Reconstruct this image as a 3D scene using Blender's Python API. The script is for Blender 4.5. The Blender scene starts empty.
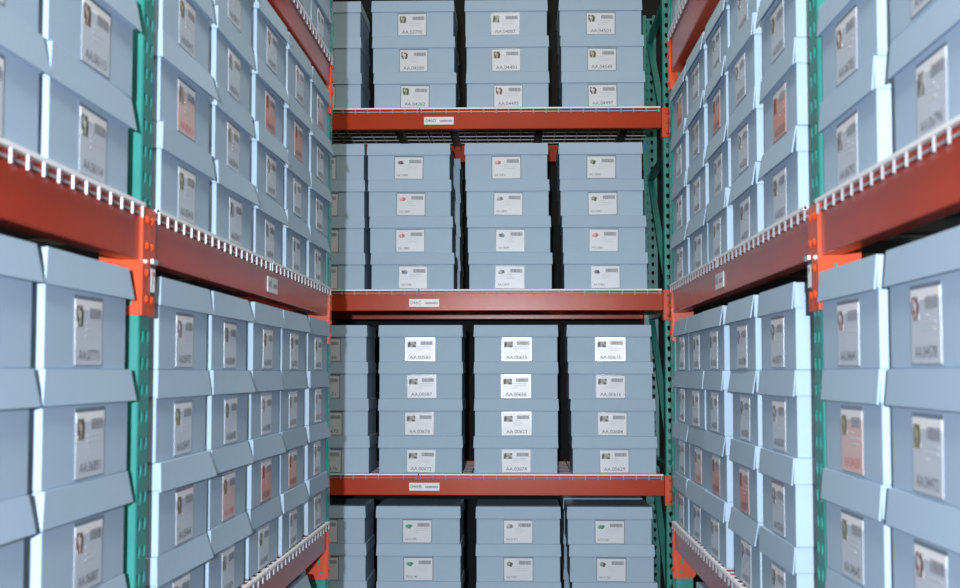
import bpy, bmesh, math, random
from mathutils import Vector, Matrix
random.seed(46)
C = bpy.context.scene.collection
PI = math.pi
ZC = 1.43                      # height of the camera above the floor
XL, XR, YB = -0.717, 0.581, 6.47   # front planes of the three racks

# ------------------------------------------------------------------ materials
def principled(name, col, rough=.5, metal=0., spec=.5, coat=0., coat_rough=.1):
    m = bpy.data.materials.new(name); m.use_nodes = True
    b = m.node_tree.nodes['Principled BSDF']
    b.inputs['Base Color'].default_value = (*col, 1)
    b.inputs['Roughness'].default_value = rough
    b.inputs['Metallic'].default_value = metal
    b.inputs['Specular IOR Level'].default_value = spec
    b.inputs['Coat Weight'].default_value = coat
    b.inputs['Coat Roughness'].default_value = coat_rough
    return m

def vary(m, c1, c2, scale, rnd=0., bump=0., bscale=200., detail=3.):
    """noise between two colours plus a small per-object value shift and bump"""
    nt = m.node_tree; N = nt.nodes; L = nt.links; b = N['Principled BSDF']
    tc = N.new('ShaderNodeTexCoord'); no = N.new('ShaderNodeTexNoise')
    no.inputs['Scale'].default_value = scale; no.inputs['Detail'].default_value = detail
    L.new(tc.outputs['Object'], no.inputs['Vector'])
    cr = N.new('ShaderNodeValToRGB')
    cr.color_ramp.elements[0].position = .35; cr.color_ramp.elements[0].color = (*c1, 1)
    cr.color_ramp.elements[1].position = .65; cr.color_ramp.elements[1].color = (*c2, 1)
    L.new(no.outputs['Fac'], cr.inputs['Fac'])
    out = cr.outputs['Color']
    if rnd:
        oi = N.new('ShaderNodeObjectInfo'); mr = N.new('ShaderNodeMapRange')
        mr.inputs['To Min'].default_value = 1 - rnd; mr.inputs['To Max'].default_value = 1 + rnd
        L.new(oi.outputs['Random'], mr.inputs['Value'])
        hs = N.new('ShaderNodeHueSaturation')
        L.new(out, hs.inputs['Color']); L.new(mr.outputs['Result'], hs.inputs['Value'])
        out = hs.outputs['Color']
    L.new(out, b.inputs['Base Color'])
    if bump:
        n2 = N.new('ShaderNodeTexNoise'); n2.inputs['Scale'].default_value = bscale
        L.new(tc.outputs['Object'], n2.inputs['Vector'])
        bp = N.new('ShaderNodeBump'); bp.inputs['Strength'].default_value = bump; bp.inputs['Distance'].default_value = .002
        L.new(n2.outputs['Fac'], bp.inputs['Height']); L.new(bp.outputs['Normal'], b.inputs['Normal'])
    return m

M = {}
M['board'] = vary(principled('blue_grey_board', (.345, .472, .615), .6, spec=.25), (.338, .464, .606), (.354, .482, .626), 6, .03, .05, 120)
M['beam'] = vary(principled('red_orange_enamel', (.42, .038, .010), .25, spec=.25), (.44, .041, .010), (.39, .035, .009), 3, .03, .02, 30)
M['orange'] = vary(principled('orange_enamel', (.60, .07, .02), .3, spec=.4), (.62, .072, .02), (.55, .064, .018), 9)
M['green'] = vary(principled('teal_enamel', (.026, .22, .20), .32), (.022, .20, .18), (.03, .24, .218), 8)
M['zinc'] = principled('zinc_wire', (.42, .43, .47), .42, .2)
M['channel'] = principled('galvanised_channel', (.16, .165, .18), .5, .4)
M['steel'] = principled('bright_steel', (.75, .75, .78), .3, .8)
M['dark'] = principled('dark_steel', (.08, .08, .09), .5, .3)
M['card'] = principled('label_card', (.60, .63, .71), .45, coat=.5, coat_rough=.28)
M['pocket'] = principled('pocketed_label_card', (.52, .575, .67), .4, coat=.5, coat_rough=.2)
M['salmon'] = principled('salmon_label_card', (.60, .30, .25), .45, coat=.5, coat_rough=.28)
M['blush'] = principled('blush_label_card', (.64, .46, .46), .45, coat=.5, coat_rough=.28)
M['sleeve'] = principled('plastic_sleeve', (.16, .22, .29), .25, coat=.6, coat_rough=.2)
M['glare'] = principled('sleeve_glare_white', (.9, .9, .93), .4)  # white for glare painted on the label sleeve
M['ink'] = principled('grey_ink', (.18, .19, .22), .6)
M['paleink'] = principled('pale_ink', (.52, .53, .58), .6)
M['blackink'] = principled('black_ink', (.045, .045, .06), .6)
M['pinkink'] = principled('pink_ink', (.62, .22, .22), .6)
M['edge'] = principled('white_edge_strip', (.80, .82, .86), .5)
M['tag'] = principled('tag_plate', (.72, .74, .78), .35)
M['floor'] = vary(principled('concrete', (.2, .2, .2), .7), (.16, .16, .155), (.24, .24, .23), 3)
M['gap_shade'] = principled('gap_shade_black', (.007, .007, .008), .9)  # near-black colour stands in for the shade seen through the rack gaps

def picture_mat(name, ca, cb, scale=70):
    m = principled(name, ca, .5)
    nt = m.node_tree; N = nt.nodes; L = nt.links
    tc = N.new('ShaderNodeTexCoord'); v = N.new('ShaderNodeTexNoise'); v.inputs['Scale'].default_value = scale
    v.inputs['Detail'].default_value = 1
    L.new(tc.outputs['Object'], v.inputs['Vector'])
    cr = N.new('ShaderNodeValToRGB')
    cr.color_ramp.elements[0].position = .47; cr.color_ramp.elements[0].color = (*ca, 1)
    cr.color_ramp.elements[1].position = .56; cr.color_ramp.elements[1].color = (*cb, 1)
    L.new(v.outputs['Fac'], cr.inputs['Fac']); L.new(cr.outputs['Color'], N['Principled BSDF'].inputs['Base Color'])
    return m
P = {
 'green': picture_mat('picture_dark_green', (.03, .06, .04), (.35, .42, .22)),
 'maroon': picture_mat('picture_maroon', (.10, .03, .04), (.65, .62, .62)),
 'brown': picture_mat('picture_brown', (.06, .04, .03), (.45, .38, .30)),
 'black': picture_mat('picture_black', (.03, .03, .035), (.55, .55, .5)),
 'olive': picture_mat('picture_olive', (.10, .10, .06), (.42, .40, .30)),
 'frame': picture_mat('picture_grey_frame', (.09, .09, .09), (.36, .36, .35), 40),
 'leaf': picture_mat('icon_bright_green', (.01, .26, .13), (.02, .40, .22)),
 'navy': picture_mat('icon_navy', (.05, .06, .16), (.25, .12, .18)),
 'red': picture_mat('icon_red', (.60, .08, .07), (.70, .40, .38)),
 'blue': picture_mat('icon_blue', (.12, .30, .50), (.10, .10, .18)),
 'dark': picture_mat('icon_dark', (.05, .06, .04), (.30, .34, .20)),
 'grey': picture_mat('icon_grey', (.16, .18, .18), (.42, .46, .46)),
 'rust': picture_mat('picture_rust', (.42, .10, .05), (.12, .06, .05)),
}

# ------------------------------------------------------------------ mesh helpers
class MB:
    def __init__(s): s.v = []; s.f = []
    def quadbox(s, b, t):           # b, t: four corners each, counter-clockwise seen from above
        n = len(s.v); s.v += [tuple(p) for p in b] + [tuple(p) for p in t]
        s.f += [(n+3, n+2, n+1, n), (n+4, n+5, n+6, n+7)] + [(n+i, n+(i+1) % 4, n+4+(i+1) % 4, n+4+i) for i in range(4)]
        return s
    def box(s, x0, x1, y0, y1, z0, z1):
        return s.quadbox([(x0, y0, z0), (x1, y0, z0), (x1, y1, z0), (x0, y1, z0)],
                         [(x0, y0, z1), (x1, y0, z1), (x1, y1, z1), (x0, y1, z1)])
    def rod(s, a, b, r, n=6):
        a = Vector(a); b = Vector(b); d = (b-a).normalized()
        u = d.orthogonal().normalized(); w = d.cross(u); k = len(s.v)
        for p in (a, b):
            for i in range(n):
                q = p + r*(math.cos(2*PI*i/n)*u + math.sin(2*PI*i/n)*w); s.v.append(tuple(q))
        s.f += [(k+i, k+(i+1) % n, k+n+(i+1) % n, k+n+i) for i in range(n)]
        s.f += [tuple(k+n-1-i for i in range(n)), tuple(k+n+i for i in range(n))]
        return s
    def prism(s, pts, axis, a, b):  # closed outline pts extruded along an axis ('x','y','z')
        k = len(s.v); n = len(pts)
        for h in (a, b):
            for (p, q) in pts:
                s.v.append({'x': (h, p, q), 'y': (p, h, q), 'z': (p, q, h)}[axis])
        s.f += [(k+i, k+(i+1) % n, k+n+(i+1) % n, k+n+i) for i in range(n)]
        s.f += [tuple(k+n-1-i for i in range(n)), tuple(k+n+i for i in range(n))]
        return s
    def dome(s, c, r, axis=(0, -1, 0), h=.6, n=10, rings=3):
        c = Vector(c); d = Vector(axis).normalized(); u = d.orthogonal().normalized(); w = d.cross(u); k = len(s.v)
        for j in range(rings):
            a = PI/2*j/rings
            for i in range(n):
                t = 2*PI*i/n
                s.v.append(tuple(c + r*math.cos(a)*(math.cos(t)*u+math.sin(t)*w) + d*r*h*math.sin(a)))
        s.v.append(tuple(c + d*r*h)); top = len(s.v)-1
        for j in range(rings-1):
            for i in range(n):
                s.f.append((k+j*n+i, k+j*n+(i+1) % n, k+(j+1)*n+(i+1) % n, k+(j+1)*n+i))
        for i in range(n): s.f.append((k+(rings-1)*n+i, k+(rings-1)*n+(i+1) % n, top))
        return s
    def mesh(s, name, mat, bevel=0., smooth=False, seg=2):
        me = bpy.data.meshes.new(name); me.from_pydata(s.v, [], s.f)
        bm = bmesh.new(); bm.from_mesh(me)
        if bevel:
            bm.normal_update()
            ed = [e for e in bm.edges if len(e.link_faces) == 2 and e.calc_face_angle(0) > .6]
            bmesh.ops.bevel(bm, geom=ed, offset=bevel, segments=seg, profile=.5, affect='EDGES')
        bmesh.ops.recalc_face_normals(bm, faces=bm.faces)
        bm.to_mesh(me); bm.free()
        me.materials.append(mat)
        if smooth:
            for p in me.polygons: p.use_smooth = True
        return me

def link(name, me, parent=None, loc=(0, 0, 0), rot=(0, 0, 0)):
    o = bpy.data.objects.new(name, me); C.objects.link(o)
    o.location = loc; o.rotation_euler = rot
    if parent: o.parent = parent
    return o
def tag(o, label, cat, group=None):
    o['label'] = label; o['category'] = cat
    if group: o['group'] = group
    return o
def struct(name, me):
    o = link(name, me); o['kind'] = 'structure'; return o

def frame(side):
    """rack frames: local x runs to the right along the rack as one faces it, local y runs into the rack, z up"""
    if side == 'left':  return Vector((XL, 0, 0)), PI/2
    if side == 'right': return Vector((XR, 0, 0)), -PI/2
    return Vector((0, YB, 0)), 0.
def place(side, lx, ly, z, dr=0.):
    o, a = frame(side)
    return (o.x + lx*math.cos(a) - ly*math.sin(a), o.y + lx*math.sin(a) + ly*math.cos(a), z), (0, 0, a+dr)
def root(name, side, lx, ly, z, dr=0.):
    loc, rot = place(side, lx, ly, z, dr)
    o = bpy.data.objects.new(name, None); o.empty_display_size = .1; C.objects.link(o)
    o.location = loc; o.rotation_euler = rot
    return o

# ------------------------------------------------------------------ the shell
struct('floor', MB().box(-3.2, 3.2, -4, 9.2, -.1, 0).mesh('floor', M['floor']))
struct('shade_wall_back', MB().box(-3.2, 3.2, 8.0, 8.1, 0, 4.2).mesh('shade_wall_back', M['gap_shade']))  # dark walls added behind the racks to keep the voids black
struct('shade_wall_left', MB().box(-2.2, -2.1, -3, 8.0, 0, 4.2).mesh('shade_wall_left', M['gap_shade']))
struct('shade_wall_right', MB().box(2.0, 2.1, -3, 8.0, 0, 4.2).mesh('shade_wall_right', M['gap_shade']))

# ------------------------------------------------------------------ uprights
PW, RD, PH = .076, 1.067, 3.55     # post width, rack depth, frame height
def tear(cx, cz):                  # teardrop slot, eight points
    w, h = .0095, .0135
    return [(cx, cz-h), (cx+w*.62, cz-h*.55), (cx+w, cz+.25*h), (cx+w*.75, cz+.8*h), (cx, cz+h), (cx-w*.75, cz+.8*h), (cx-w, cz+.25*h), (cx-w*.62, cz-h*.55)]
def post_mesh():
    """roll-formed channel: punched web at y=0 facing -y, two flanges running to +y, lips"""
    v = []; f = []; P2 = .0508; n = int(PH/P2)
    def add(ps):
        k = len(v); v.extend(ps); return list(range(k, k+len(ps)))
    e = .006
    for i in range(n):
        z0 = i*P2; zm = z0+P2/2; z1 = z0+P2
        for (xa, xb, c) in ((e, PW/2, .0215), (PW/2, PW-e, PW-.0215)):
            hole = add([(p, 0, q) for p, q in tear(c, zm)])
            hole2 = add([(p, .004, q) for p, q in tear(c, zm)])
            rim = add([(c, 0, z0), (xb, 0, z0), (xb, 0, zm), (xb, 0, z1), (c, 0, z1), (xa, 0, z1), (xa, 0, zm), (xa, 0, z0)])
            for j in range(8):
                f.append((rim[j], rim[(j+1) % 8], hole[(j+1) % 8], hole[j]))
                f.append((hole[j], hole[(j+1) % 8], hole2[(j+1) % 8], hole2[j]))
    H = n*P2
    def strip(pts):
        for (a, b) in zip(pts[:-1], pts[1:]):
            q = add([(a[0], a[1], 0), (b[0], b[1], 0), (b[0], b[1], H), (a[0], a[1], H)]); f.append(tuple(q))
    strip([(.020, .066), (0, .066), (0, e), (.002, .002), (e, 0)])
    strip([(PW-e, 0), (PW-.002, .002), (PW, e), (PW, .066), (PW-.020, .066)])
    me = bpy.data.meshes.new('post'); me.from_pydata(v, [], f)
    bm = bmesh.new(); bm.from_mesh(me); bmesh.ops.remove_doubles(bm, verts=bm.verts, dist=1e-5)
    bmesh.ops.recalc_face_normals(bm, faces=bm.faces); bm.to_mesh(me); bm.free()
    me.materials.append(M['green'])
    return me
POST = post_mesh()
bz = MB()
PLATE = MB().box(.001, PW-.001, -.01, .09, 0, .008).mesh('base_plate', M['green'], .001)
def upright(side, lx, label):
    """lx = local x of the post's left edge"""
    r = root('upright_frame', side, lx, 0, 0); tag(r, label, 'rack upright', 'green pallet rack uprights')
    link('post', POST, r)
    link('post', POST, r, (PW, RD, 0), (0, 0, PI))
    link('base_plate', PLATE, r); link('base_plate', PLATE, r, (0, RD-.08, 0))
    x0, x1 = PW/2-.016, PW/2+.016
    zs = [.15, .95, 1.75, 2.55, 3.35]
    for z in zs:
        link('brace', MB().box(x0, x1, .068, RD-.068, z-.016, z+.016).mesh('brace', M['green']), r)
    for a, b in zip(zs[:-1], zs[1:]):
        me = MB().quadbox([(x0, .07, a+.02), (x1, .07, a+.02), (x1, .105, a+.02), (x0, .105, a+.02)],
                          [(x0, RD-.105, b-.02), (x1, RD-.105, b-.02), (x1, RD-.07, b-.02), (x0, RD-.07, b-.02)]).mesh('diagonal_brace', M['green'])
        link('diagonal_brace', me, r)
    return r

# ------------------------------------------------------------------ beams
def plate_holes(outer, holes, t, mat, name, y=0.):
    """flat plate in the x-z plane with cut-outs, thickness t towards +y"""
    bm = bmesh.new(); ed = []
    for loop in [outer]+holes:
        vs = [bm.verts.new((p, y, q)) for p, q in loop]
        ed += [bm.edges.new((vs[i], vs[(i+1) % len(vs)])) for i in range(len(vs))]
    bmesh.ops.triangle_fill(bm, use_beauty=True, use_dissolve=False, edges=ed)
    g = bmesh.ops.extrude_face_region(bm, geom=list(bm.faces))
    bmesh.ops.translate(bm, vec=(0, t, 0), verts=[x for x in g['geom'] if isinstance(x, bmesh.types.BMVert)])
    bmesh.ops.recalc_face_normals(bm, faces=bm.faces)
    me = bpy.data.meshes.new(name); bm.to_mesh(me); bm.free(); me.materials.append(mat)
    return me
def circle(cx, cz, r, n=10): return [(cx+r*math.cos(2*PI*i/n), cz+r*math.sin(2*PI*i/n)) for i in range(n)]

def connector(parent, at_right, hc, L, rear=False):
    """hooked end plate: front leaf on the post face with studs, side leaf against the beam end. z=0 is the beam top"""
    s = 1 if at_right else -1
    x0 = L if at_right else 0
    T = .005
    xs = sorted((x0 - s*T, x0 + s*.0375))
    y0, y1 = (-.0065, -.0015)
    fr = MB()
    fr.box(xs[0], xs[1], y0, y1, -hc, .002)
    o = link('connector', fr.mesh('connector', M['orange'], .0012), parent)
    # side leaf, drawn in x-z then turned to the y-z plane
    w = .078
    sl = plate_holes([(0, -hc), (w-.012, -hc), (w, -hc+.012), (w, 0), (0, 0)],
                     [circle(.022, -hc+.024, .0075), [(.026, -hc+.052), (.033, -hc+.052), (.033, -hc+.09), (.026, -hc+.09)]],
                     .004, M['orange'], 'side_leaf')
    xx = x0 - .0045 if at_right else x0 + .0005
    so = link('side_leaf', sl, o, (xx+.004, y1, 0), (0, 0, PI/2))
    n = int((hc-.02)/.0508)+1
    st = MB()
    for i in range(n):
        st.dome((x0+s*.0215, y0, -.022-i*.0508), .0085)
    link('stud', st.mesh('studs', M['orange'], smooth=True), o)
    return o

def tag_plate(parent, x, z, w, h, text, sideways=False):
    t = link('tag_plate', MB().box(-w/2, w/2, -.0022, 0, -h/2, h/2).mesh('tag_plate', M['tag'], .0006), parent, (x, -.0004, z))
    t['label'] = 'white tag reading '+text
    me = text_mesh(text, w*.36, h*.42)
    link('tag_text', me, t, (-w*.45, -.0028, -h*.18))
    b = MB(); x0 = w*.03; i = 0
    rr = random.Random(9)
    while x0 < w*.43:
        d = rr.uniform(.0012, .0034); b.box(x0, x0+d, -.0028, -.0022, -h*.16, h*.12); x0 += d+rr.uniform(.0008, .0016)
    link('tag_barcode', b.mesh('tag_barcode', M['ink']), t)
    return t

_txt = {}
def text_mesh(s, width, height, mat='ink'):
    key = (s, round(width, 4), round(height, 4), mat)
    if key in _txt: return _txt[key]
    cu = bpy.data.curves.new('lettering', 'FONT'); cu.body = s; cu.size = 1; cu.resolution_u = 3; cu.offset = .006
    ob = bpy.data.objects.new('lettering', cu); C.objects.link(ob)
    bpy.context.view_layer.update()
    dg = bpy.context.evaluated_depsgraph_get()
    me = bpy.data.meshes.new_from_object(ob.evaluated_get(dg))
    bpy.data.objects.remove(ob); bpy.data.curves.remove(cu)
    xs = [v.co.x for v in me.vertices]; ys = [v.co.y for v in me.vertices]
    sx = width/(max(xs)-min(xs)); sz = height/(max(ys)-min(ys)); x0 = min(xs); y0 = min(ys)
    for v in me.vertices: v.co = ((v.co.x-x0)*sx, 0, (v.co.y-y0)*sz)
    me.materials.clear(); me.materials.append(M[mat]); me.name = 'lettering'
    _txt[key] = me
    return me

def beam(side, lx, L, z, label, h=.10, hc=.205, ly=0., tagspec=None, rear=False, ends=(True, True), clip=None):
    """z = top of the wire deck carried by it; the beam top lies 12 mm lower"""
    if rear:
        loc, rot = place(side, lx+L, RD, z-.006, PI)
        r = bpy.data.objects.new('shelf_beam', None); C.objects.link(r); r.location = loc; r.rotation_euler = rot
    else:
        r = root('shelf_beam', side, lx, 0, z-.006)
    tag(r, label, 'shelf beam', 'red orange rack beams')
    # stepped closed section
    prof = [(.0, -h), (.041, -h), (.041, -.03), (.026, -.03), (.026, 0), (0, 0)]
    link('rail', MB().prism([(y, q) for y, q in prof], 'x', .005, L-.005).mesh('rail', M['beam'], .003), r)
    if ends[0]: connector(r, False, hc, L)
    if ends[1]: connector(r, True, hc, L)
    if tagspec: tag_plate(r, *tagspec)
    if clip is not None:
        cx = clip
        zc = -hc+.07
        cl = link('safety_clip', MB().box(cx-.016, cx+.016, -.0085, -.0067, zc-.03, zc+.03).mesh('safety_clip', M['dark'], .001), r)
        hd = MB()
        for dx in (-.008, .008): hd.box(cx+dx-.0045, cx+dx+.0045, -.0105, -.0085, zc-.024, zc+.022)
        link('clip_spring', hd.mesh('clip_spring', M['steel'], .001), cl)
        link('clip_tab', MB().box(cx-.02, cx+.012, -.016, -.0085, zc+.03, zc+.040).mesh('clip_tab', M['steel'], .0015), cl)
    return r

# ------------------------------------------------------------------ wire decks
def deck(side, lx, L, z, label, D=RD, y_front=-.0065):
    r = root('wire_deck', side, lx, 0, z); tag(r, label, 'wire shelf', 'wire decks on the beams')
    R = .0027; m = MB()
    n = int(round(L/.0635)); 
    for i in range(n+1):
        x = .008 + i*(L-.016)/n
        m.rod((x, y_front-R, -R), (x, D+.004, -R), R)
        m.rod((x, y_front-R, -.028), (x, y_front-R, 0), R)
    k = 10
    for j in range(1, k):
        y = D*j/k; m.rod((0, y, -3*R), (L, y, -3*R), R)
    m.rod((0, y_front-R, -R), (L, y_front-R, -R), R*1.35)
    m.rod((0, y_front+R*.8, -.019), (L, y_front+R*.8, -.019), R*.9)
    link('wire_mesh', m.mesh('wire_mesh', M['zinc']), r)
    link('edge_strip', MB().box(0, L, y_front-.0065, y_front+.004, -.0068, .0004).mesh('edge_strip', M['edge']), r)
    for fx in (.12, .5, .88):
        x = L*fx
        c = MB().box(x-.02, x+.02, .045, D-.045, -.016, -.013)
        c.box(x-.02, x-.017, .045, D-.045, -.04, -.016); c.box(x+.017, x+.02, .045, D-.045, -.04, -.016)
        link('support_channel', c.mesh('support_channel', M['channel']), r)
    return r

# ------------------------------------------------------------------ storage boxes
BD = .38
def make_kind(W, H, flare, s=.0045, fs=.0045, flare_left=None):
    LH = .055
    body = MB().box(-W/2, W/2, 0, BD, 0, H-.004).mesh('box_body', M['board'], .0025)
    # lid: shell with skirts; the front flap is a free panel that stands off the box
    def loop(x, yf, yb, z): return [(-x, yf, z), (x, yf, z), (x, yb, z), (-x, yb, z)]
    a = .0022
    v = (loop(W/2+a, -a, BD+a, H) + loop(W/2+s, -a-.001, BD+s, H-LH) +
         loop(W/2+s-.003, .001, BD+s-.003, H-LH) + loop(W/2+a-.002, .0, BD+a-.002, H-.003))
    f = [(0, 1, 2, 3)]
    for k in (0, 4, 8):
        for i in range(4): f.append((k+i, k+4+i, k+4+(i+1) % 4, k+(i+1) % 4))
    f.append((15, 14, 13, 12))
    b = MB(); b.v = v; b.f = f
    t = .003; xt, xb = W/2+a, W/2+fs
    fl = flare if flare_left is None else flare_left
    lid = b.mesh('box_lid', M['board'], .0015, seg=1)
    b = MB()
    k = len(b.v); n = 12                              # closed twisted panel, n strips wide
    for q in range(n+1):
        g = q/n; fy = fl+(flare-fl)*g; x0 = -xt+2*xt*g; x1 = -xb+2*xb*g
        b.v += [(x0, -a-t*.6, H), (x1, -fy-t, H-LH-.002), (x1, -fy, H-LH-.002), (x0, -a+.0005, H)]
    for q in range(n):
        p = k+4*q
        b.f += [(p+c, p+(c+1) % 4, p+4+(c+1) % 4, p+4+c) for c in range(4)]
    b.f += [(k, k+1, k+2, k+3), (k+4*n+3, k+4*n+2, k+4*n+1, k+4*n)]
    flap = b.mesh('flap', M['board'])
    bm = bmesh.new(); bm.from_mesh(lid); bm.from_mesh(flap); bm.to_mesh(lid); bm.free()
    bpy.data.meshes.remove(flap)
    return body, lid
KIND = {'back': (make_kind(.412, .184, .004), .184),
        'left': (make_kind(.404, .186, .008, .004, .012, .003), .186), 'left_wide': (make_kind(.404, .186, .016, .004, .014, .005), .186),
        'left_near': (make_kind(.418, .186, .009, .004, .014, .003), .186),
        'right': (make_kind(.376, .186, .006, .003, .003), .186), 'right_wide': (make_kind(.376, .186, .011, .003, .003), .186)}
LW, LHT = .140, .110
SLEEVE = MB().box(-LW/2-.004, LW/2+.004, -.0008, .0002, 0, LHT+.007).mesh('label_sleeve', M['sleeve'], .0003, seg=1)
def card_mesh(mat): return MB().box(-LW/2, LW/2, -.0014, -.0008, .002, LHT).mesh('label_card', M[mat])
CARD = {k: card_mesh(k) for k in ('card', 'pocket', 'salmon', 'blush')}
GLARE = MB().box(-LW/2, LW/2, -.0017, -.0014, LHT-.016, LHT).mesh('sleeve_glare', M['glare'])  # strip paints the plastic sleeve's glare along the card top
PIC = {k: MB().box(-.062, -.030, -.0018, -.0014, .065, .100).mesh('label_picture', m) for k, m in P.items()}
PICW = {k: MB().box(-.062, -.020, -.0018, -.0014, .068, .096).mesh('label_picture', m) for k, m in P.items()}
def icon_mesh(m, seed):
    rr = random.Random(seed); pts = []
    for i in range(14):
        t = 2*PI*i/14; r = rr.uniform(.65, 1.1)
        pts.append((-.042+.018*r*math.cos(t), .082+.0125*r*math.sin(t)))
    return MB().prism(pts, 'y', -.0018, -.0014).mesh('label_icon', m)
ICON = {k: icon_mesh(m, i) for i, (k, m) in enumerate(P.items())}
def barcode_mesh(seed):
    rr = random.Random(seed); b = MB(); x = .002
    while x < .060:
        d = rr.uniform(.0012, .0042); b.box(x, min(x+d, .062), -.0018, -.0014, .080, .098); x += d+rr.uniform(.0008, .0017)
    return b.mesh('label_barcode', M['ink'])
BAR = [barcode_mesh(i) for i in range(5)]
def lines_mesh(seed):
    rr = random.Random(seed); b = MB()
    for i in range(3):
        b.box(-.016, -.016+rr.uniform(.02, .072), -.0018, -.0014, .070-i*.010, .0725-i*.010)
    return b.mesh('label_lines', M['paleink'])
LIN = [lines_mesh(i) for i in range(5)]

def put_box(side, kind, lx, ly, z, dr, label, number=None, style='big', pic='brown', card='card', glare=False, group='', tilt=0., lean=0., dx=0., yaw=0.):
    (body, lid), H = KIND[kind]
    r = root('storage_box', side, lx, ly, z, dr); tag(r, label, 'storage box', group)
    link('body', body, r); link('lid', lid, r)
    rr = random.Random(int(lx*1000)+int(z*1777)+len(side))
    lxo = dx + rr.uniform(-.006, .006)
    if number is None: return r
    sl = link('label_sleeve', SLEEVE, r, (lxo, -.0004-abs(yaw)*.068, .005), (lean, tilt, yaw))
    cd = link('label_card', CARD[card], r, (lxo, -.0004-abs(yaw)*.068, .005), (lean, tilt, yaw))
    if card in ('salmon', 'blush'): cd['label'] = {'salmon': 'salmon-coloured label', 'blush': 'pale pink label'}[card]
    if glare: link('sleeve_glare', GLARE, cd)
    if style == 'icon': link('label_picture', ICON[pic], cd)
    elif style == 'wide': link('label_picture', PICW[pic], cd)
    else: link('label_picture', PIC[pic], cd)
    link('barcode', rr.choice(BAR), cd); link('caption_lines', rr.choice(LIN), cd)
    if number:
        if style == 'icon': link('number_text', text_mesh(number, .056, .011, 'ink'), cd, (-.060, -.0018, .014))
        else: link('number_text', text_mesh(number, .104, .0175, 'pinkink' if card == 'blush' else 'ink'), cd, (-.052, -.0018, .010))
    return r

ROWS = {4: ['lowest', 'second-lowest', 'second-highest', 'topmost'], 3: ['lowest', 'second-lowest', 'topmost'], 2: ['lower', 'upper'], 1: ['lone']}
ORD = ['first', 'second', 'third', 'fourth', 'fifth']

# --- end rack ---------------------------------------------------------------
ZB = {'upper': ZC+1.331, 'middle': ZC+.416, 'lower': ZC-.498, 'floor': .034}
SC = {'upper': 198.3, 'middle': 199.8, 'lower': 201.3, 'floor': 202.6}
# centre of each stack's lowest box (metres from the aisle axis) and the drift per box upwards
def stacks(level, px, drift): return [((p-519)/SC[level], d/SC[level]) for p, d in zip(px, drift)]
COLS = {'upper': stacks('upper', (320, 415.5, 508.5, 603.5), (-.5, -1.3, -.9, -1.2)),
        'middle': stacks('middle', (323, 412.6, 510.5, 605.5), (-.4, -1.4, -1.2, -1.5)),
        'lower': stacks('lower', (327, 420.5, 516, 614), (-1, 0, 0, -1.8)),
        'floor': stacks('floor', (325, 419, 518, 616), (-1, -.3, 0, -2.4))}
NUM = {'upper': [['AA.04276', 'AA.04283', 'AA.03812'], ['AA.04282', 'AA.04500', 'AA.03790'], ['AA.04495', 'AA.04491', 'AA.04087'], ['AA.04497', 'AA.04549', 'AA.04503']],
       'middle': [['AA.15890', 'AA.15891', 'AA.15892', 'AA.15893'], ['AA.15881', 'AA.15882', 'AA.15883', 'AA.15884'], ['AA.15873', 'AA.15874', 'AA.15875', 'AA.15876'], ['AA.15865', 'AA.15866', 'AA.15867', 'AA.15868']],
       'lower': [['AA.00676', 'AA.00673', 'AA.00671', 'AA.00668'], ['AA.00672', 'AA.00678', 'AA.00587', 'AA.00585'], ['AA.00674', 'AA.00623', 'AA.00656', 'AA.00655'], ['AA.00629', 'AA.00684', 'AA.00616', 'AA.00615']],
       'floor': [['AA.01351', 'AA.01350', 'AA.01349', 'AA.01348'], ['AA.01341', 'AA.01342', 'AA.01346', 'AA.01345'], ['AA.01374', 'AA.01373', 'AA.01367', 'AA.01371'], ['AA.01363', 'AA.01364', 'AA.01365', 'AA.01361']]}
PICS = {'upper': [['green', 'brown', 'olive'], ['green', 'maroon', 'olive'], ['maroon', 'brown', 'frame'], ['maroon', 'olive', 'black']],
        'middle': [['blue', 'red', 'red', 'navy'], ['blue', 'red', 'red', 'navy'], ['grey', 'blue', 'grey', 'red'], ['navy', 'red', 'dark', 'dark']],
        'lower': [['frame']*4]*4,
        'floor': [['leaf']*4, ['leaf']*4, ['grey']*4, ['leaf', 'leaf', 'dark', 'leaf']]}
PICS['floor'][2][2] = 'dark'
SURE = {'AA.04282', 'AA.04500', 'AA.03790', 'AA.04495', 'AA.04491', 'AA.04087', 'AA.04497', 'AA.04549', 'AA.04503', 'AA.00672', 'AA.00674', 'AA.00629'}
STK = ['half-hidden fourth stack left of', 'third stack left of', 'second stack left of', 'first stack left of']
LABEL_LEAN = {('lower', 3)}
for level in ('upper', 'middle', 'lower', 'floor'):
    n = 3 if level == 'upper' else 4
    for c, (x, d) in enumerate(COLS[level]):
        for k in range(n):
            num = NUM[level][c][k]
            lab = 'blue-grey box %s, %s in %s green post, end rack %s' % (num if num in SURE else '', ROWS[n][k], STK[c], 'floor level' if level == 'floor' else level+' shelf')
            lab = lab.replace('box ,', 'box,')
            rr = random.Random(c*31+k*7+len(level))
            put_box('back', 'back', x+d*k+rr.uniform(-.002, .002), .010+rr.uniform(-.003, .003), ZB[level]+k*.184+.0005, rr.uniform(-.006, .006),
                    lab, num, {'upper': 'photo', 'middle': 'icon', 'lower': 'wide', 'floor': 'icon'}[level], PICS[level][c][k],
                    group='storage boxes on the end rack', tilt=rr.uniform(-.012, .016), dx=0,
                    lean=rr.uniform(-.004, .004), yaw={1: .045, 3: -.07}.get(c, 0.) if (level, k) == ('lower', 3) else 0.)

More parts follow.
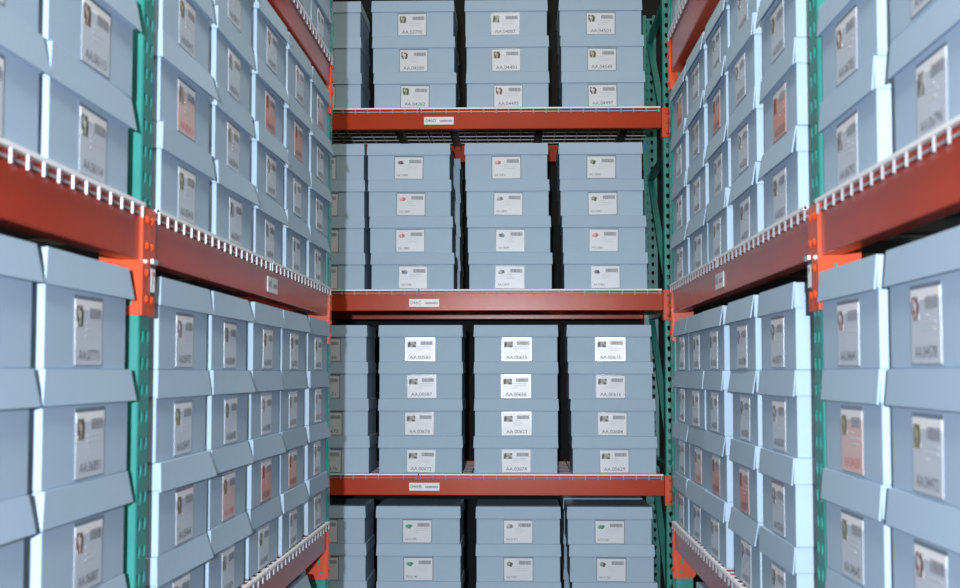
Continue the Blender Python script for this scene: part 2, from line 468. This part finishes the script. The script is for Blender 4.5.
# second-row stacks that show through the gaps between the front stacks
for level, x in (('middle', -.522), ('floor', .442)):
    for k in range(4):
        put_box('back', 'back', x, .47, ZB[level]+k*.184+.0005, .004*(k-1), 'blue-grey box, %s of rear stack behind a gap, end rack %s' % (ROWS[4][k], 'floor level' if level == 'floor' else level+' shelf'),
                group='storage boxes on the end rack')

# --- side racks -------------------------------------------------------------
ZS = {'left': {'upper': ZC+1.195, 'middle': ZC+.320, 'lower': ZC-.552, 'floor': 0.},
      'right': {'upper': ZC+1.290, 'middle': ZC+.332, 'lower': ZC-.552, 'floor': 0.}}
FAR = {('left', 'middle'): [2.78, 3.25, 3.73, 4.192, 4.645], ('left', 'lower'): [2.785, 3.235, 3.695, 4.14, 4.645],
       ('left', 'upper'): [None, None, None, 4.195, 4.648], ('left', 'floor'): [None, None, None, 4.25, None],
       ('right', 'middle'): [2.905, 3.375, 3.82, 4.265, 4.71], ('right', 'lower'): [2.965, 3.41, 3.915, 4.312, 4.71],
       ('right', 'upper'): [None, None, None, None, 4.71], ('right', 'floor'): [None, None, None, 4.15, None]}
NROW = {('left', 'middle'): [3, 4, 4, 4, 4], ('right', 'middle'): [3, 4, 4, 4, 4], ('left', 'upper'): [0, 0, 0, 1, 2], ('right', 'upper'): [0, 0, 0, 0, 1]}
PLACE = {'left': ('stack just before left foreground post', 'stack at left picture edge'), 'right': ('stack just before right foreground post', 'stack at right picture edge')}
NEAR = {('left', 'middle'): (2.145, 1.70), ('left', 'lower'): (2.167, 1.70), ('right', 'middle'): (2.302, 1.845), ('right', 'lower'): (2.306, 1.875)}
TINT = {('left', 'middle', 0, 1): 'blush', ('left', 'middle', 2, 2): 'salmon', ('left', 'middle', 3, 2): 'salmon',
        ('left', 'lower', 1, 1): 'blush', ('left', 'lower', 2, 1): 'salmon', ('left', 'lower', 3, 1): 'salmon',
        ('right', 'middle', 0, 1): 'salmon', ('right', 'middle', 2, 2): 'salmon', ('right', 'middle', 4, 3): 'salmon',
        ('right', 'lower', 1, 1): 'salmon', ('right', 'lower', 2, 1): 'salmon', ('right', 'lower', 3, 1): 'blush',
        ('right', 'lower', 'n0', 2): 'blush'}
NEARNUM = {('left', 'middle', 0): ['AA.06114', 'AA.06113'], ('left', 'middle', 1): ['AA.06112', 'AA.06111'],
           ('left', 'lower', 0): ['AA.06885', 'AA.06887', 'AA.06891', 'AA.07771'], ('left', 'lower', 1): ['AA.06875', 'AA.06877', 'AA.06881', 'AA.06882'],
           ('right', 'middle', 0): ['AA.06792', 'AA.06785'], ('right', 'middle', 1): ['AA.06796', 'AA.06791'],
           ('right', 'lower', 0): ['AA.04640', 'AA.04642', 'AA.04639', 'AA.04641'], ('right', 'lower', 1): ['AA.04470', 'AA.04471', 'AA.04472', 'AA.04578']}
SURE2 = {'AA.06114', 'AA.06113'}
SHELF = {'upper': 'upper shelf', 'middle': 'middle shelf', 'lower': 'lower shelf', 'floor': 'floor level'}
serial = 5400
piccycle = ['brown', 'olive', 'black', 'maroon', 'brown', 'frame']
def side_box(side, level, d, k, n, where, key, num):
    rr = random.Random(hash((len(side), len(level), round(d*100), k)) & 0xffff)
    t = TINT.get((side, level, key, k), 'card')
    txt = {'card': '', 'salmon': 'with salmon label', 'blush': 'with pinkish label'}[t]
    lab = ' '.join(('blue-grey box %s%s, %s in %s, %s' % (num if num in SURE2 else '', txt, ROWS[n][k], where, SHELF[level])).replace(' ,', ',').split())
    sgn = 1 if side == 'left' else -1
    kind = ('left_near' if side == 'left' else 'right') if key in ('n0', 'n1') else side + ('_wide' if rr.random() < .5 else '')
    put_box(side, kind, sgn*d + rr.uniform(-.006, .006), .003+rr.uniform(-.003, .004), ZS[side][level]+k*.186+.0005, rr.uniform(-.014, .014), lab, num,
            'photo', 'rust' if t == 'salmon' else rr.choice(piccycle), 'pocket' if t == 'card' else t, True, 'storage boxes on the %s rack' % side, tilt=rr.uniform(-.008, .008), lean=rr.uniform(-.01, .004))
for side in ('left', 'right'):
    for level in ('upper', 'middle', 'lower', 'floor'):
        for c, d in enumerate(FAR[(side, level)]):
            if d is None: continue
            n = NROW.get((side, level), [4]*5)[c]
            for k in range(n):
                serial += random.choice((1, 1, 2, 7))
                side_box(side, level, d, k, n, '%s stack beyond %s foreground post' % (ORD[c], side), c, 'AA.%05d' % serial)
        if level in ('middle', 'lower'):
            for c, (d, where) in enumerate(zip(NEAR[(side, level)], PLACE[side])):
                nums = NEARNUM[(side, level, c)]
                for k in range(len(nums)):
                    side_box(side, level, d, k, len(nums), where, 'n%d' % c, nums[k])

# ------------------------------------------------------------------ rack steel
LN, LF, RN, RF = 2.432, 4.866, 2.512, 4.92      # near edges of the posts along the aisle
upright('left', LN, 'green punched upright post in the left foreground between two bays')
upright('left', LF, 'green punched upright post at the far end of left rack')
upright('right', -RN-PW, 'green punched upright post in the right foreground between two bays')
upright('right', -RF-PW, 'green punched upright post at the far end of right rack')
BX = .722; BL = 2.44
upright('back', BX, 'green upright with dark teardrop holes at right end of end rack')
upright('back', BX-BL-PW, 'green upright of the end rack hidden behind left rack')

NAME = {'upper': 'upper', 'middle': 'middle', 'lower': 'lower'}
for level, code in (('upper', '046D'), ('middle', '046C'), ('lower', '046B')):
    tx = {'upper': 439.5, 'middle': 424.5, 'lower': 424.5}[level]
    x = (tx-519)/SC[level] - (BX-BL)
    beam('back', BX-BL, BL, ZB[level], 'red-orange beam of the end rack carrying the tag %s' % code, hc=.148, tagspec=(x, -.061 if level == 'middle' else -.058, .150, .039, code))
    beam('back', BX-BL, BL, ZB[level], 'rear red beam of end rack behind the %s-shelf boxes' % level, hc=.148, rear=True)
    for i in range(2):
        deck('back', BX-BL+.012+i*1.21, 1.205, ZB[level], 'wire deck under the %s-shelf boxes of end rack, %s half' % (level, ('left', 'right')[i]))
for i in range(2):
    deck('back', BX-BL+.012+i*1.21, 1.2, .0325, 'wire deck lying on the floor under end rack, %s half' % ('left', 'right')[i], y_front=.012)

for side, (n0, f0) in (('left', (LN, LF)), ('right', (RN, RF))):
    s = 1 if side == 'left' else -1
    a, b = n0+PW, f0; L = b-a                       # far bay
    def lxs(lo, hi): return lo if side == 'left' else -hi
    for level in ('upper', 'middle', 'lower'):
        z = ZS[side][level]
        h = .14 if (side, level) == ('right', 'upper') else .10
        tg = None
        if level == 'middle':
            dtag = 932/(519-270.5) if side == 'left' else 755/(719.5-519)
            lx = dtag-a if side == 'left' else b-dtag
            tg = (lx, -.06, .15, .045, '045C' if side == 'left' else '047C')
        clip = None
        beam(side, lxs(a, b), L, z, 'red-orange %s beam of %s rack beyond its foreground post' % (level, side), h=h, tagspec=tg,
             clip=(-.019 if side == 'left' else L+.019) if level != 'upper' else None)
        beam(side, lxs(a, b), L, z, 'rear %s beam of %s rack beyond its foreground post' % (level, side), h=h, rear=True)
        for i in range(2):
            q0 = a+.010+i*(L/2); q1 = q0+L/2-.016
            deck(side, lxs(q0, q1), q1-q0, z, 'wire deck on %s beam of %s rack, %s half beyond post' % (level, side, ('near', 'far')[i]))
        # near bay, runs out past the camera
        if level != 'upper':
            a2, b2 = n0-2.35, n0; L2 = b2-a2
            e = (False, True) if side == 'left' else (True, False)
            beam(side, lxs(a2, b2), L2, z, 'red-orange %s beam of %s rack nearest the picture edge' % (level, side), ends=e,)
            beam(side, lxs(a2, b2), L2, z, 'rear %s beam of %s rack before its foreground post' % (level, side), rear=True, ends=(False, False))
            q0 = n0-.012-1.16; q1 = n0-.012
            deck(side, lxs(q0, q1), q1-q0, z, 'wire deck on %s beam of %s rack before foreground post' % (level, side))

# ------------------------------------------------------------------ light
def light(name, kind, loc, energy, col, rot=(0, 0, 0), **k):
    d = bpy.data.lights.new(name, kind); d.energy = energy; d.color = col
    for a, v in k.items(): setattr(d, a, v)
    o = bpy.data.objects.new(name, d); C.objects.link(o); o.location = loc; o.rotation_euler = rot
    return o
light('camera_flash', 'SPOT', (-.12, -1.2, ZC+.13), 1150, (.88, .93, 1.0), (math.radians(91), 0, math.radians(1.0)),
      spot_size=math.radians(100), spot_blend=.8, shadow_soft_size=.03)
light('aisle_lamp', 'AREA', (-.05, 1.9, 4.7), 112, (1.0, .96, .84), shape='RECTANGLE', size=.5, size_y=4.2)
w = bpy.data.worlds.new('warehouse_light'); bpy.context.scene.world = w; w.use_nodes = True
bg = w.node_tree.nodes['Background']; bg.inputs[0].default_value = (1.0, .94, .66, 1); bg.inputs[1].default_value = .42

# ------------------------------------------------------------------ camera
cam = bpy.data.cameras.new('camera'); co = bpy.data.objects.new('camera', cam); C.objects.link(co)
cam.sensor_width = 36; cam.lens = 1300/960*36; cam.clip_start = .02
th = math.atan(79/1300); ps = math.atan(39/1300*math.cos(th))
co.location = (0, 0, ZC); co.rotation_euler = (PI/2+th, 0, ps)
cam.dof.use_dof = True; cam.dof.focus_distance = 6.4; cam.dof.aperture_fstop = 7
S = bpy.context.scene; S.camera = co
S.view_settings.view_transform = 'Standard'; S.view_settings.look = 'None'
S.view_settings.exposure = 0.0; S.view_settings.gamma = 1; S.view_settings.use_curve_mapping = False
S.cycles.max_bounces = 6; S.cycles.diffuse_bounces = 3; S.cycles.use_denoising = True
